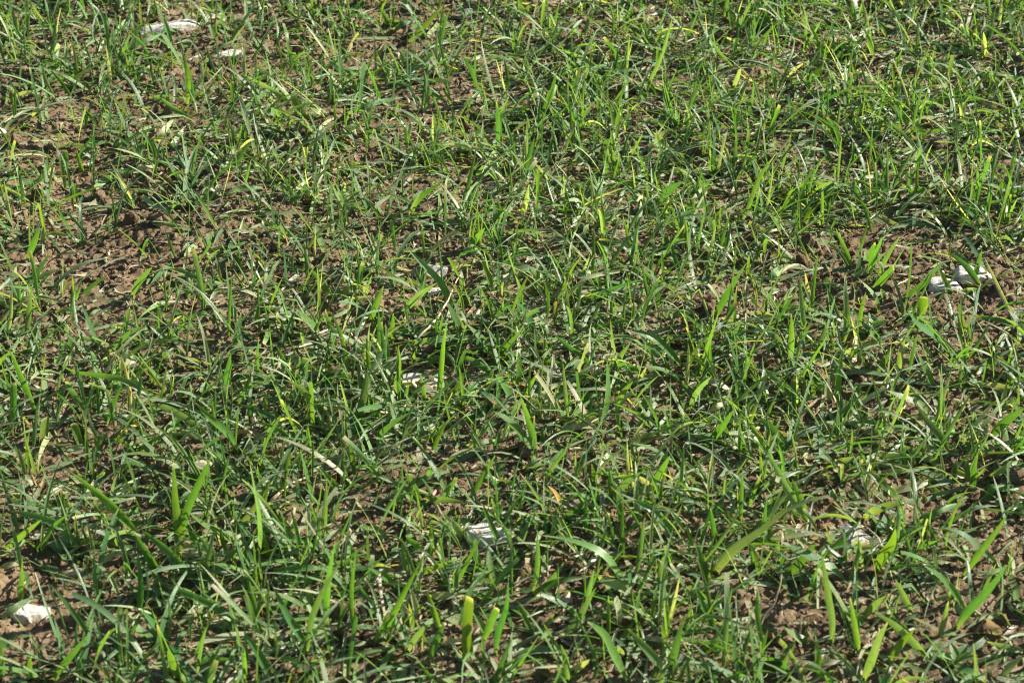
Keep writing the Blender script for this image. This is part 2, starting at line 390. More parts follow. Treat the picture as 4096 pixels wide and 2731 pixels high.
# --- blades read off the photograph, in the pixels of nine enlarged tiles
TS = 1.7218
TILE = {'a': (0, 0), 'b': (1366, 0), 'c': (2732, 0), 'd': (0, 910), 'e': (1366, 910), 'f': (2732, 910), 'g': (0, 1820), 'h': (1366, 1820), 'i': (2732, 1820)}
def bez(pts, k):
    pts = np.asarray(pts, float); d = np.r_[0, np.cumsum(np.linalg.norm(np.diff(pts, axis=0), axis=1))]; t = d/d[-1]
    tt = np.linspace(0, 1, k)
    if len(pts) < 3: return np.stack([np.interp(tt, t, pts[:, c]) for c in range(pts.shape[1])], -1)
    out = []
    for c in range(pts.shape[1]):                                 # monotone-free cubic (Catmull-Rom tangents)
        y = pts[:, c]; m = np.gradient(y, t); j = np.clip(np.searchsorted(t, tt, 'right')-1, 0, len(t)-2)
        h = t[j+1]-t[j]; s = (tt-t[j])/h
        out.append((2*s**3-3*s**2+1)*y[j]+(s**3-2*s**2+s)*h*m[j]+(-2*s**3+3*s**2)*y[j+1]+(s**3-s**2)*h*m[j+1])
    return np.stack(out, -1)
def traced(tile, width, pts, flags, K=13):
    ox, oy = TILE[tile]; q = bez([(ox+x/TS, oy+y/TS) for x, y in pts], K)
    dx = q[-1, 0]-q[0, 0]; dy = q[0, 1]-q[-1, 1]
    up_ = dy > 0 and abs(dx) < 1.55*dy
    if 'l' in flags: up_ = False
    if 'u' in flags: up_ = True
    B = on_ground(*q[0], .001); out = [B]; ps = px_size(B)
    if up_:
        a = random.uniform(-.5, .5); n = np.array([math.sin(a), -math.cos(a), random.uniform(-.35, .15)])
        if dx*math.sin(a) > 0: pass
        for p in q[1:]:
            d = ray(*p); tt = ((B-C0)@n)/(d@n); out.append(C0+tt*d)
        P = np.array(out); low = terrain(P[:, 0], P[:, 1], False)+.003
        bad = (P[:, 2] < low); bad[0] = False
        for i in np.nonzero(bad)[0]: P[i] = on_ground(*q[i], .006)
    else:
        L = np.linalg.norm(q[-1]-q[0])*ps; H = random.uniform(.12, .24)*L+max(0, dy)*ps*.35
        for i, p in enumerate(q[1:], 1):
            t = i/(K-1); hh = .005+H*math.sin(math.pi*min(1, t*.92+.02))**.8
            if dy > 0: hh += .35*dy*ps*t
            out.append(on_ground(*p, hh))
        P = np.array(out)
    P = P[None]; view = P[:, K//2]-C0; T = P[:, -1]-P[:, 0]
    s0 = np.cross(T, view); s0 /= np.linalg.norm(s0)
    rot = random.gauss(0, .5) if up_ else random.gauss(.1, .4)
    tw = rot+random.gauss(0, .5)*np.linspace(-.5, 1, K)[None]
    S_, N_ = frames(P, s0, tw)
    wid = 1.18*width/TS*ps/max(.55, abs(math.cos(rot)))
    blunt = np.array(['b' in flags])
    fold = np.linspace(.55, .10, K)[None]+random.uniform(-.05, .2)
    pal = PALE if 'p' in flags else YEL if 'y' in flags else DRY if 'w' in flags else GREENS
    tint = pick(pal, 1)
    tipc = np.array([[.55, .48, .30]]) if ('b' in flags or random.random() < .3) else tint*1.1
    tipa = np.array([.04 if 'b' in flags else random.choice([.03, .06, .12])])
    base = np.array([[.30, .36, .13]])
    return ribbons(P, S_, N_, np.array([wid]), blunt, fold, tint, tipc, tipa, base), P[0]

TR = """
a 30 1190,350 1150,200 1100,80 1065,0 @A1
a 34 780,370 900,320 1050,265 1150,215 l @A2
a 30 1290,750 1300,600 1280,450 1240,320
a 26 500,680 420,560 340,470
a 22 370,660 300,500 290,410
a 26 1010,480 1000,330 900,220 820,150
a 30 740,400 735,230 700,100 600,0
a 35 120,270 95,150 60,0 @A3
a 24 240,380 140,250 90,170 @A3
a 22 1060,350 1050,240 1020,160
a 20 590,900 600,800 650,680
a 20 590,900 580,800 565,720
a 16 100,840 90,720 85,600 @A4
a 28 90,670 180,640 320,652 lp
a 30 210,800 260,740 380,640 lp
a 26 320,780 300,830 290,900 lp
a 28 1090,1150 1050,1010 960,890
a 30 580,1200 550,1120 525,1030
a 32 460,1170 455,1110 450,1040 b
a 32 1290,1310 1200,1180 1130,1080
a 20 1680,1310 1700,1220 1730,1100
a 44 1580,1190 1640,1080 1720,990
a 30 170,1330 320,1180 380,1080
a 26 1600,1030 1590,880 1520,780
a 32 2010,710 1850,600 1670,515 @A5
a 20 1500,220 1540,120 1580,20
a 26 2050,530 2020,400 1960,290
a 26 1360,670 1440,620 1530,590 l
a 46 1080,980 1130,890 1200,820 lp
a 50 2120,840 2040,720 2010,660 b
a 40 2230,800 2150,740 2090,700 lp
a 36 1830,1300 1640,1300 1500,1370 l @A6
a 28 440,640 540,520 670,450
a 34 1340,830 1200,750 1100,680 1020,670 l
a 30 1640,880 1720,830 1800,740
a 30 1330,80 1250,180 1290,60
a 22 1320,210 1280,120 1240,20
b 28 640,390 690,250 720,130 750,60 @B1
b 22 680,270 690,120 710,0 @B1
b 28 1090,1060 1085,930 1080,800 1065,690 @B2
b 30 1000,740 960,630 900,490 835,385 @B3
b 28 1150,640 1145,540 1120,400 @B4
b 28 335,190 310,130 240,30 @B5
b 20 345,200 350,90 355,0 @B5
b 30 350,210 440,160 530,110 l @B5
b 42 440,310 560,190 690,50 u @B6
b 42 430,520 560,430 650,340 u
b 32 575,770 590,680 590,590 570,480
b 26 230,410 260,370 290,320 y
b 30 1110,160 1000,60 930,0
b 36 1350,850 1430,690 1480,500 @B7
b 26 1745,390 1735,310 1715,240
b 28 2090,700 2130,560 2190,430 2260,200 2285,100 @B8
b 36 2100,730 2070,660 2000,550 @B8
b 30 1660,780 1620,660 1560,560
b 30 1810,500 1700,420 1500,340
b 38 1550,980 1530,890 1510,790
b 22 1650,980 1640,900 1645,820
b 38 2115,1070 2180,950 2240,900 2290,890 p @B9
b 28 820,1450 850,1340 890,1200 930,1000
b 44 490,1480 530,1370 600,1310 730,1230 u @B10
b 18 480,1560 490,1380 490,1210
b 36 1245,1500 1270,1400 1290,1270 p
b 38 1065,1567 1050,1440 1030,1340
b 34 1100,1567 1090,1450 1070,1370
b 26 960,1090 960,980 975,820 p
b 36 1240,1220 1290,1080 1330,940
b 28 1420,1160 1430,1080 1430,1000
b 40 1885,1240 1885,1130 1870,1030
b 50 2180,1450 2270,1300 2352,1250
b 38 20,790 100,760 200,720 430,670 l @B11
b 22 185,890 200,780 210,700
b 32 650,1090 560,1040 450,1000 lp
b 40 1740,1560 1820,1520 1930,1470 lp
b 26 1890,240 1880,170 1860,95 p @B12
b 26 2200,440 2120,300 2070,240
b 18 1205,450 1220,330 1250,200 1300,140 p
b 30 850,150 820,60 800,0
b 34 1100,960 1200,940 1300,930 lp
b 34 860,230 780,215 690,225 lp
b 32 980,360 900,410 830,400 lp
b 26 780,760 760,690 700,620
c 22 850,380 845,240 850,120 810,0 @C1
c 26 990,420 920,260 860,160 @C2
c 24 640,660 620,550 560,370
c 22 440,820 480,680 490,540
c 28 470,980 530,890 575,810 y
c 20 590,790 600,700 615,640
c 20 1072,940 1075,760 1090,650 @C3
c 46 830,620 890,530 970,430
c 26 10,870 60,700 150,510 @C4
c 28 345,230 320,100 300,0
c 28 360,250 420,120 480,0
c 20 1020,400 1030,290 1020,150
c 40 620,190 560,90 510,0
c 28 1275,250 1260,120 1230,0 p
c 36 1810,170 1780,80 1760,0 @C5
c 30 1200,140 1170,60 1160,0
c 36 1020,1140 990,1060 950,990
c 36 1225,1440 1200,1330 1175,1230 @C6
c 24 1175,1160 1175,1060 1170,960
c 22 1590,1400 1560,1300 1560,1150
c 22 1600,1400 1605,1280 1620,1100
c 40 1230,1500 1150,1420 1060,1340 @C7
c 40 1080,1350 970,1290 880,1230 lp @C7
c 36 1290,950 1340,900 1410,780
c 32 1545,880 1490,780 1450,720
c 36 2050,420 2080,300 2070,220 p
c 30 2020,660 1960,600 1910,560
c 28 2125,900 2160,830 2170,740
c 36 1930,940 1990,870 2030,790
c 40 1850,1567 1930,1500 2060,1410 u
c 34 830,1567 850,1500 870,1430 yb
c 26 1055,1567 1030,1510 1010,1460 b
c 46 10,1540 100,1420 205,1385 yu
c 30 60,1420 100,1290 130,1170
c 26 430,1200 490,1080 530,1010
c 32 390,1560 460,1400 540,1200 640,1060 @C8
c 24 755,890 740,760 720,650
c 18 830,890 840,800 835,740
c 30 890,760 960,660 1010,590
c 30 2180,1567 2230,1350 2260,1200
c 34 1890,1140 1940,1050 1980,930
c 34 1975,1140 1990,1080 1980,1010
c 26 1700,920 1620,900 1550,905 l
c 26 360,480 250,360 180,260
c 40 200,500 260,470 320,450 lp
c 30 345,620 380,530 400,450 p
c 44 1610,1400 1670,1370 1740,1350 lp
c 40 1210,1270 1270,1230 1335,1205 lp
c 40 1480,500 1600,440 1700,430 l
c 40 2010,480 1900,440 1700,430 l
c 30 2290,300 2260,160 2240,60
c 34 2230,580 2160,560 2090,550 lp
c 26 1640,820 1680,740 1740,690
c 34 1040,660 990,550 1060,520 p
c 40 1120,380 1160,340 1220,320 lp
c 30 200,1180 195,1110 190,1060
c 26 1700,830 1690,780 1690,730
d 42 190,240 230,130 275,-10 @D1
d 30 285,170 298,60 300,-10 @D1
d 13 655,145 660,60 665,0 @D2
d 24 620,120 500,70 440,0 @D2
d 26 640,110 560,90 480,100 l @D2
d 18 680,110 740,60 840,-10 u @D2
d 20 1225,245 1200,180 1130,0 @D3
d 18 1350,250 1430,150 1470,0 @D3
d 42 905,500 960,390 1050,270 @D4
d 28 1290,510 1310,420 1330,345
d 18 1215,560 1220,470 1210,370
d 22 1395,600 1400,480 1415,385
d 20 500,550 530,470 565,350 @D5
d 22 505,540 510,430 500,330 @D5
d 30 540,480 640,395 740,330 u @D5
d 20 130,580 135,450 130,340
d 38 170,770 200,600 220,400 @D6
d 30 40,800 75,600 80,400 p
d 36 150,450 260,310 345,170
d 34 370,590 480,560 580,555 l
d 42 1590,850 1630,700 1660,580 @D7
d 18 1530,380 1500,260 1480,180
d 36 1270,720 1265,650 1270,600 y
d 26 1090,640 1095,580 1090,520
d 36 1560,390 1400,370 1260,300 1140,285 l @D8
d 50 2290,490 2220,370 2140,290
d 46 2210,740 2110,650 2040,560 @D9
d 40 2310,830 2280,700 2240,560 @D9
d 40 735,880 830,780 940,700 1020,680 u @D10
d 36 660,1000 650,900 610,830
d 42 1150,1190 1000,1130 860,1050 640,1010 500,990 400,930 l @D11
d 52 1450,1445 1330,1330 1180,1250 1010,1210 u @D12
d 28 860,1210 960,1195 1060,1185 lp
d 40 95,1360 90,1200 95,1070 b @D13
d 44 585,1290 530,1180 460,1060 b @D14
d 28 675,1330 675,1150 665,1010
d 28 735,1380 790,1200 850,1050
d 42 270,1300 190,1100 120,950 60,830 @D15
d 38 1525,1130 1570,1000 1590,860
d 50 1650,1567 1540,1390 1440,1300 1340,1200 u @D16
d 46 1970,1420 1850,1300 1740,1250 1620,1215 l
d 48 2055,1080 2090,980 2105,895 b @D17
d 34 1985,1000 1950,900 1900,810
d 34 1200,1567 1205,1460 1210,1370
d 52 950,1567 1060,1470 1140,1430
d 30 1160,1420 1210,1350 1290,1300
d 50 270,1500 290,1400 305,1310 yb @D18
d 46 560,1520 530,1420 510,1350 b
d 46 2260,1310 2130,1170 2060,1090 1940,1040 u
d 40 1190,830 1110,740 1030,680
d 32 1640,1240 1680,1140 1740,1090 1800,1080
d 38 640,1567 690,1460 710,1400
d 26 610,640 650,580 700,560 lp
d 40 650,720 652,680 655,635 pb
d 30 400,440 410,380 405,320 p
d 30 130,800 200,790 300,790 lp
d 34 90,870 240,850 370,865 l
d 36 1300,640 1400,595 1470,620 l
d 34 1690,1160 1700,1060 1750,1000
d 44 880,1010 960,970 1030,920 yb
d 30 1820,1290 1830,1200 1830,1120 p
d 38 2220,840 2130,900 2060,940 lp
d 26 1240,420 1290,400 1390,385 l
d 36 1290,520 1320,480 1350,450 p
d 30 480,70 400,40 300,50 lp
d 34 2130,80 2000,50 1900,30 lp
e 42 885,165 930,80 990,0 @E1
e 38 655,1195 690,950 710,760 730,650 @E2
e 32 575,1200 570,1100 540,1000 @E3
e 56 1165,1190 1110,1080 1060,1010 @E4
e 38 1185,1120 1215,990 1220,850 y @E5
e 48 1060,890 950,760 880,690 810,600 ud @E6
e 50 1030,1005 930,930 820,880 l
e 44 1050,930 1150,820 1220,740 1260,660 @E7
e 58 1325,725 1260,590 1210,510 @E8
e 30 1240,590 1250,480 1250,380
e 22 1160,570 1160,500 1155,420
e 34 1045,475 1010,340 960,190 @E9
e 48 790,570 720,440 660,350 560,250 450,140 ud @E10
e 46 820,720 770,600 725,510
e 48 400,600 560,450 660,380 u @E11
e 30 165,970 190,800 195,660
e 50 195,660 230,540 290,400
e 28 262,900 260,700 255,560
e 36 320,810 350,700 355,590 y
e 42 385,1165 360,1070 395,950 390,800 @E12
e 56 95,1370 150,1180 180,960 @E13
e 46 450,790 600,780 760,755 910,742 l @E14
e 34 300,770 380,720 470,700 570,715 l
e 28 1275,475 1340,370 1370,250
e 46 1400,350 1230,270 1100,230 l
e 28 1655,440 1670,300 1710,200 p
e 22 1870,395 1830,280 1790,200
e 24 1790,520 1770,350 1745,240
e 24 2125,530 2090,370 2070,230
e 34 1745,1010 1690,900 1590,830 1470,740 u
e 50 1775,1385 1820,1150 1830,900 @E15
e 30 1565,1350 1545,1150 1525,930 @E16
e 42 1895,1265 1930,1150 2010,1055 p @E17
e 52 1330,1567 1310,1400 1270,1260 1230,1150
e 50 1300,1540 1200,1380 1110,1300 1040,1260 @E18
e 56 2352,970 2250,850 2150,760 1940,700 u @E19
e 46 2060,990 1960,950 1850,930 l
e 30 2195,1050 2150,930 2120,830
e 26 2180,580 2180,470 2175,350
e 38 1100,920 1200,870 1260,850 1350,890 lp
e 32 540,950 640,900 780,870 l
e 50 1370,895 1490,940 1570,965 l
e 40 850,1510 950,1480 1080,1460 lp
e 36 620,1567 670,1430 730,1320
e 36 950,1567 920,1470 890,1370
e 26 1050,1567 1080,1460 1115,1380
e 46 230,1500 330,1380 480,1270
e 28 20,1410 100,1400 190,1435 l
e 42 2050,1245 2110,1200 2220,1180 yl
e 38 1480,1420 1600,1380 1720,1370 1820,1400 lp
e 42 1880,980 1920,880 1990,790
e 52 1880,570 1960,490 2050,420
e 26 1405,650 1420,530 1430,440
e 34 2352,350 2290,200 2260,50 @E20
e 36 70,490 150,485 230,490 lp
e 30 170,480 172,430 178,390 pb
e 44 250,1020 330,960 480,880 lp
e 42 270,1060 330,1110 390,1150 lp
e 34 400,1075 520,1065 640,1060 lp @E21
e 40 830,170 900,165 960,195 lp
e 38 1900,1100 2050,1040 2200,1010 lp
e 40 1620,1190 1700,1160 1800,1130 l
e 46 780,1150 870,1110 960,1070
e 30 480,1200 455,1180 460,1080
e 40 1010,1290 1060,1180 1070,1040
e 36 700,1210 780,1120 870,960
f 34 1165,290 1110,130 1050,0 @F1
f 44 1100,830 1130,600 1112,440 1125,300 @F2
f 40 1065,1270 1065,1130 1080,980 1100,830 @F3
f 36 1070,1450 1060,1320 1065,1200
f 46 725,890 640,760 560,690 480,590 @F4
f 42 740,960 750,750 745,590 @F5
f 36 840,790 820,600 810,460 800,320 @F5
f 24 880,620 900,400 930,170
f 46 210,640 330,430 440,240 @F6
f 42 120,1060 190,800 245,590 @F7
f 30 350,1190 410,1030 490,870
f 46 1300,450 1390,350 1455,275 b
f 32 1170,390 1210,320 1260,270
f 30 1175,360 1210,200 1220,90
f 34 1270,260 1300,180 1325,100
f 34 1340,340 1410,200 1500,50
f 44 1480,530 1640,400 1780,250 u @F8
f 28 1780,480 1810,420 1840,360
f 44 2060,410 1950,260 1830,170 @F9
f 34 2000,380 2030,260 2060,150
f 54 1605,650 1640,560 1665,475 yb @F10
f 44 1955,750 1920,640 1895,510
f 46 1840,870 1730,740 1620,670 1540,560 u @F11
f 40 1060,848 1180,845 1290,805 1430,793 lp @F12
f 38 1490,1010 1495,900 1530,740 p
f 46 1340,1020 1400,890 1460,810 @F13
f 44 1735,1115 1680,1000 1610,860
f 50 1700,1270 1630,1180 1540,1100
f 46 1720,1330 1650,1230 1500,1160 1400,1120 p
f 28 1770,1395 1775,1250 1790,1070
f 50 2290,1125 2160,1090 2040,1080 lp
f 56 2090,1460 2200,1340 2352,1240 u @F14
f 48 1185,1300 1200,1150 1225,1060
f 48 830,1240 720,1110 640,1040 550,960 @F15
f 52 140,1510 250,1400 350,1255 u
f 62 740,1567 690,1490 620,1390 520,1310 @F16
f 40 430,1567 420,1480 400,1410
f 40 40,1280 100,1130 200,1020
f 50 1840,1567 1760,1420 1660,1300 1600,1200
f 50 2352,740 2300,650 2230,560
f 40 2190,1300 2200,1190 2230,1060 p
f 36 440,680 340,650 260,620 lp
f 40 350,1145 280,1100 150,1050 0,1030 lp @F17
f 30 1215,730 1230,560 1260,440
f 32 1345,610 1320,500 1200,340
f 50 580,370 660,290 740,250 l
f 36 120,170 160,120 240,90 lp
f 40 240,130 340,60 440,30 lp
f 36 780,400 980,390 1110,400 l
f 36 1900,450 1970,430 2060,430 lp
f 34 1870,480 1820,400 1740,230
f 50 520,1567 600,1530 740,1560 lp
f 40 2352,1050 2250,960 2160,880
f 44 2000,990 2120,900 2280,830
f 36 870,1050 960,1110 1020,1170
f 44 1000,1220 990,1110 1010,1010 p
f 40 170,1290 250,1230 330,1200 lp
f 40 40,1430 150,1340 280,1270
f 30 100,540 40,510 0,510 p
g 60 1240,720 1230,500 1210,280 1195,40 @G1
g 56 1255,600 1290,380 1380,180 1460,0 @G1
g 60 1115,825 1020,680 930,540 @G2
g 64 1410,910 1280,790 1150,650 970,510 @G3
g 60 960,560 850,430 700,280 590,190 475,105 u @G4
g 50 545,640 430,500 280,430 50,380 u @G5
g 44 10,670 150,550 290,440
g 56 1775,700 1770,400 1740,200 1720,40 @G6
g 36 1865,730 1820,580 1750,420
g 48 1640,490 1720,400 1790,290
g 56 840,650 740,560 640,490 530,465 u @G7
g 36 575,670 540,540 520,400
g 36 450,530 440,380 425,240
g 34 715,1200 670,980 650,800 650,620 @G8
g 42 955,1140 970,900 950,680
g 58 1690,1200 1540,1080 1330,970 1140,900 u @G9
g 44 1180,1300 1080,1200 970,1060
g 52 1090,1310 980,1220 880,1110
g 52 1300,1360 1200,1330 1040,1340 l
g 38 685,1340 600,1210 480,1050 340,880 @G10
g 50 350,1567 450,1440 610,1235
g 50 210,1567 210,1460 212,1360
g 52 20,1567 10,1400 0,1250
g 62 1870,1567 1800,1400 1680,1210 @G11
g 46 2110,1400 2160,1100 2260,880 2352,720
g 54 2120,1330 1980,1110 1880,900
g 48 2240,1200 2270,830 2310,590 @G12
g 26 1360,1510 1390,1320 1420,1180
g 36 1690,1567 1690,1450 1685,1335
g 40 430,1440 410,1290 370,1110
g 24 280,1490 265,1400 240,1320
g 34 240,1325 310,1325 400,1345 lp
g 46 140,1020 160,860 155,700
g 50 0,1130 120,1040 270,965
g 42 730,1175 830,1120 930,1080 lp
g 38 2235,580 2240,350 2250,180
g 44 2352,280 2260,150 2190,70
g 44 1645,630 1560,560 1400,470 1290,385
g 42 1395,690 1340,590 1280,480
g 42 1390,900 1430,700 1480,490
g 26 1610,470 1570,330 1550,180
g 46 1860,800 2060,780 2290,770 l @G13
g 50 1220,800 1420,790 1570,805 l
g 70 1250,1567 1220,1450 1160,1330
g 38 640,1500 700,1320 760,1200
g 50 240,650 310,560 370,470
g 40 670,760 760,690 900,640 lp
g 44 370,860 450,820 590,800 lp
g 40 1320,770 1420,710 1640,650 lp
g 46 0,780 70,750 140,750 lp
g 50 250,770 380,790 450,830 l
g 40 2070,960 2130,860 2260,790
g 34 2352,500 2260,560 2160,640
g 40 1500,150 1600,130 1700,145 lp
g 40 60,340 120,315 200,315 lp
g 52 1000,... 
h 44 880,300 960,170 1060,0 @H1
h 40 1115,650 1050,530 970,330 @H2
h 58 870,590 780,480 690,400 p @H3
h 44 960,800 900,620 860,520
h 48 190,1310 330,1130 450,900 560,700 @H4
h 32 80,1250 70,950 100,650
h 44 600,750 615,600 615,470 y
h 38 450,840 430,700 415,560
h 60 850,1430 865,1200 885,975 yb @H5
h 46 975,1280 1030,1150 1075,1050 b
h 44 1060,1400 1090,1200 1140,1050 1150,850 @H6
h 38 1325,1260 1270,1130 1230,1010
h 40 1310,970 1350,780 1350,520 @H7
h 60 2000,970 1900,830 1780,680 1600,600 1370,550 u @H8
h 34 1940,730 1930,500 1940,290
h 34 1690,570 1680,380 1685,240
h 60 1990,960 1870,880 1730,840 lp
h 56 1515,1300 1640,1120 1755,905 @H9
h 40 1640,1120 1700,950 1740,780 @H9
h 50 1310,965 1400,900 1500,860 1700,840 l
h 56 1510,1350 1330,1340 1200,1390 1145,1470 l @H10
h 50 1560,1567 1545,1400 1510,1300
h 62 1960,1567 1850,1350 1800,1230 1690,1140 u @H11
h 30 1850,1250 1845,1080 1840,960
h 42 1905,1180 1895,1050 1880,985 bp
h 60 2230,1490 2100,1330 1970,1190 @H12
h 34 1995,1190 2030,1050 2050,930 b
h 50 2265,1567 2310,1300 2352,1130
h 60 2200,960 2210,830 2250,600 y @H13
h 52 1575,1500 1640,1450 1710,1405 p
h 56 600,1410 650,1270 710,1145 @H14
h 46 875,1420 880,1300 860,1190
h 44 690,1220 640,1080 580,920
h 50 535,1130 500,1000 470,910 p
h 44 460,1360 530,1240 620,1150
h 36 1130,1567 1125,1520 1110,1440
h 50 0,1290 80,1290 200,1300 lp
h 46 300,610 280,540 220,470
h 50 580,690 520,620 440,550
h 40 460,830 600,780 790,710 u
h 60 1250,105 1340,60 1460,20 lp @H15
h 44 510,225 600,150 760,105
h 46 570,375 420,220 250,145 u
h 52 545,330 500,210 440,100 @H16
h 38 1860,320 1850,200 1850,80
h 50 1840,320 1950,200 2070,110
h 50 2125,290 2190,150 2265,0 @H17
h 44 1475,470 1620,370 1750,280 u
h 60 2300,590 2210,450 2110,350 1990,300 u @H18
h 34 1385,670 1440,560 1490,380
h 36 1220,640 1250,560 1290,450
h 40 1605,575 1540,500 1480,410
h 46 690,320 740,230 800,150
h 40 80,900 150,850 200,820 lp
h 46 410,930 320,850 180,770
h 36 270,430 330,350 460,250
h 50 580,970 700,960 850,965 lp
h 50 640,830 770,770 930,765 l
h 44 560,310 700,300 860,330 lp
h 50 1940,240 2080,270 2200,290 lp
h 44 1060,190 1140,185 1220,205 l
h 40 1360,950 1450,860 1530,740 d
h 50 1000,1240 940,1150 900,1080
h 36 2020,860 2060,620 2090,420
h 50 1880,1340 1940,1260 2010,1150 y
i 56 865,465 780,330 700,200 640,80 580,-10 @I1
i 50 855,470 810,300 750,160 @I1
i 60 710,840 820,720 920,600 @I2
i 54 960,720 1100,560 1260,400 @I3
i 58 1220,460 1330,380 1530,310 up @I4
i 48 1020,1320 1030,1150 1000,950 950,650 @I5
i 60 1335,840 1380,720 1450,600 1465,505 y @I6
i 60 1120,880 1020,780 850,680 670,590 u @I7
i 50 1380,685 1280,640 1160,590 lp @I8
i 44 1145,880 1190,720 1210,560
i 44 1150,800 1080,720 965,610
i 66 190,840 330,650 520,520 735,365 @I9
i 46 450,540 600,400 725,265
i 30 40,820 200,650 350,440 450,250
i 50 190,880 130,720 80,600
i 44 215,650 210,500 190,360
i 46 1580,1100 1520,960 1460,850 @I10
i 46 1950,1070 1860,930 1800,860 1650,750
i 64 1860,1210 1970,1060 2080,960 2245,745 @I11
i 60 1415,1430 1480,1310 1595,1195 y @I12
i 60 1235,1567 1310,1400 1350,1270 1410,1145 @I13
i 50 1700,1410 1580,1270 1480,1180 1310,1070 @I14
i 44 1215,1380 1190,1200 1150,970
i 50 1270,1180 1180,1110 1085,1060
i 36 565,1390 520,1200 510,900
i 44 170,1030 110,940 40,850
i 42 210,1240 160,1090 80,900
i 60 670,1460 720,1360 775,1280
i 52 950,1567 930,1400 910,1230 @I15
i 56 890,1320 780,1250 690,1180
i 50 1220,1140 1290,1060 1430,950 p
i 46 2190,770 2080,670 1900,530 1770,490
i 50 1910,860 2050,660 2160,520 2235,405 @I16
i 50 1980,260 1840,200 1700,130 1520,90 u @I17
i 46 1990,270 2010,100 2030,0
i 46 2270,1210 2180,1100 2080,1110 1940,1200 lp
i 46 2352,1350 2220,1310 2090,1280 l
i 48 2150,1567 2250,1460 2352,1370 p
i 50 2080,1567 1980,1500 1880,1460
i 40 1745,1270 1790,1160 1830,1000
i 50 1620,460 1780,370 1950,330
i 56 1340,650 1500,540 1700,475 u
i 46 500,240 640,170 860,85 l
i 40 2090,150 2200,90 2340,30 p
i 56 340,110 410,60 490,0
i 50 130,1340 270,1250 500,1220
i 40 610,420 600,520 600,640
i 50 0,930 130,900 300,860 lp
i 50 1150,70 1050,60 1250,0 p
i 50 1530,800 1470,740 1410,690
i 46 2110,1220 1990,1330 1870,1360 l
i 44 540,1400 700,1440 760,1567
i 50 790,1500 900,1440 1150,1420 lp
i 44 1460,1160 1560,1110 1640,1090
i 50 1990,160 1860,90 1950,20 p
"""
